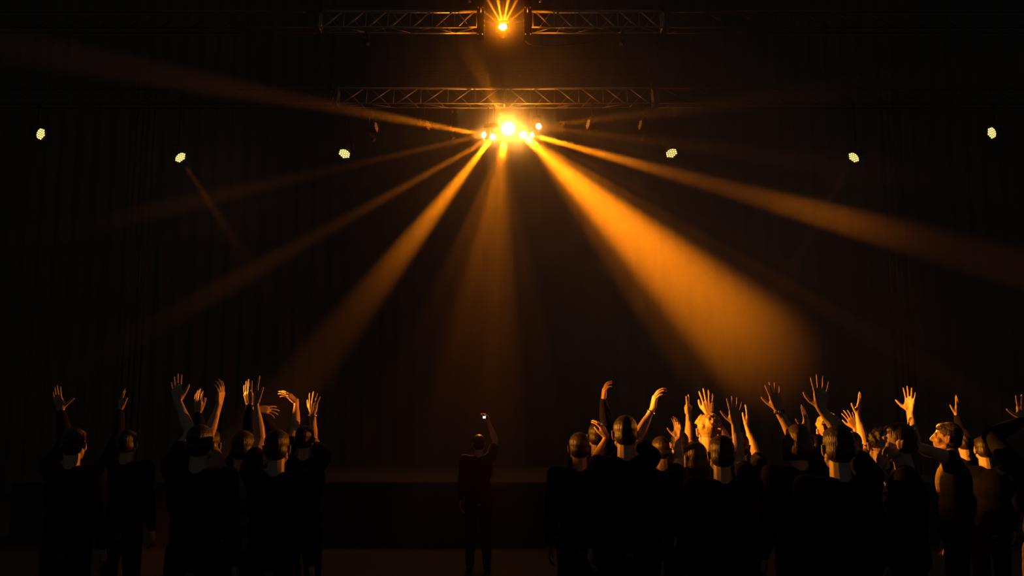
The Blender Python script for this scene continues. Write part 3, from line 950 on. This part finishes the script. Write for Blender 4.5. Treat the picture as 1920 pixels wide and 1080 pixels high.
Person('person with a long straight hand edge on and a lit forearm below it', (520, 840), 6.4, group=GL,
       arms=[arm('L', (480, 757), 6.6, (.04, 1, .0), (.9, 0, .4), (487, 812), curl=(3, 5, 8, 10), spread=.3, thumb=(14, 4))])
Person('faint person lifting both hands, bracelet glinting, rightmost of the left-hand audience', (572, 824), 8.8, group=GL,
       arms=[arm('L', (556, 753), 9.0, (-.75, .6, .0), (-.4, -.8, .3), (562, 800), curl=(14, 14, 16, 18), thumb=(20, 8)),
             arm('R', (586, 774), 8.9, (.05, 1, .1), BACK, (592, 815), curl=(12, 12, 14, 16), thumb=(26, 8), wear='bracelet')])
Person('unlit person far off in the middle holding up a glowing pocket camera', (898, 832), 13.2, group='audience in the middle',
       arms=[arm('R', (916, 793), 13.4, (-.35, .9, .1), (-.5, 0, .85), (925, 815), curl=(26, 30, 34, 38), spread=.3, thumb=(34, 14))])

# the pocket camera held up in the middle of the crowd
p = P(908, 782.5, 13.33)
root = empty('pocket_camera', p, 'pocket camera with a tiny glowing pale blue screen in the middle of the crowd', 'camera')
bm = bmesh.new(); box(bm, (.006, .012, .0), (.082, .02, .05), bev=.006); obj('camera_body', bm, M['strap'], root)
M['screen'] = mat('screen_glow', (.05, .05, .05), .3, emit=(.74, .95, 1.0), estr=1.1)
bm = bmesh.new(); box(bm, (0, .001, .0), (.038, .003, .03)); obj('screen', bm, M['screen'], root)
bm = bmesh.new(); lathe(bm, [(.019, 0), (.019, .02), (.012, .02), (.012, .012), (0, .012)], Matrix.Rotation(-PI / 2, 3, 'X'), (0, .02, 0), 16); obj('lens_barrel', bm, M['strap'], root)
bm = bmesh.new(); lathe(bm, [(0, .007), (.006, .006), (.006, 0)], Matrix.Identity(3), (.032, .012, .024), 10); obj('shutter_button', bm, M['metal'], root)

# unseen side lamps beyond the picture edges skim over the heads: strong from the left, weak from the right
KEY = (1.0, .30, .016)


def barn_door_lamp(p, a, label, energy, color, deg, door):
    """flood on a stand; the lower door cuts the light off below the height of the heads."""
    p = Vector(p); a = Vector(a).normalized(); side = a.cross(Vector((0, 0, 1))).normalized(); up = side.cross(a)
    root = empty('barn_door_lamp', (p.x, p.y, 0), label, 'stage light', 'side lamps')
    base = Vector(root.location); q = p - base
    B = basis(a)
    bm = bmesh.new(); lathe(bm, [(0, -.26), (.07, -.26), (.085, -.2), (.085, 0), (.075, 0), (.07, -.03), (0, -.035)], B, q, 20); obj('housing', bm, M['black'], root)
    bm = bmesh.new(); tube(bm, q - a * .13 + Vector((0, 0, -.08)), (q.x - a.x * .13, q.y - a.y * .13, .03), .018, 10); obj('stand_pole', bm, M['black'], root)
    for k in range(3):
        t = 2 * PI * k / 3
        bm = bmesh.new(); tube(bm, (q.x - a.x * .13, q.y - a.y * .13, .6), (q.x - a.x * .13 + .5 * math.cos(t), q.y - a.y * .13 + .5 * math.sin(t), .012), .012, 8); obj('stand_leg', bm, M['black'], root)
    for nm, o_, s_ in (('lower_door', Vector((0, 0, -1)), side), ('upper_door', up, side)):
        dz = Vector((0, 0, -door)) if nm == 'lower_door' else up * .16
        h = Vector((a.x, a.y, 0)).normalized()
        bm = bmesh.new()
        R = Matrix((side, h, Vector((0, 0, 1)))).transposed()
        if nm == 'lower_door': box(bm, q + h * .22 + Vector((0, 0, -door - .06)), (.42, .004, .12), R)  # unseen plate added to keep the light off shirts and necks
        else: box(bm, q + h * .12 + Vector((0, 0, .2)), (.2, .2, .004), R)
        obj(nm, bm, M['black'], root)
    return spot(p, p + a, deg, energy, .1, color, .007, 'side_lamp')


barn_door_lamp((-4.75, 8.6, 2.3), (1, -.13, .06), 'black barn door lamp on a stand outside the left edge of the picture', 3600, KEY, 48, .0222)
barn_door_lamp((-4.75, 6.0, 2.6), (math.cos(.343), math.sin(.343), -.035), 'second black barn door lamp added outside the left edge to light the back rows', 7500, KEY, 20, .031)  # extra unseen lamp, added so only the farther hands are lit
barn_door_lamp((5.6, 10.0, 2.6), (-1, -.40, .02), 'black barn door lamp on a stand outside the right edge of the picture', 2300, (1.0, .25, .014), 40, .026)
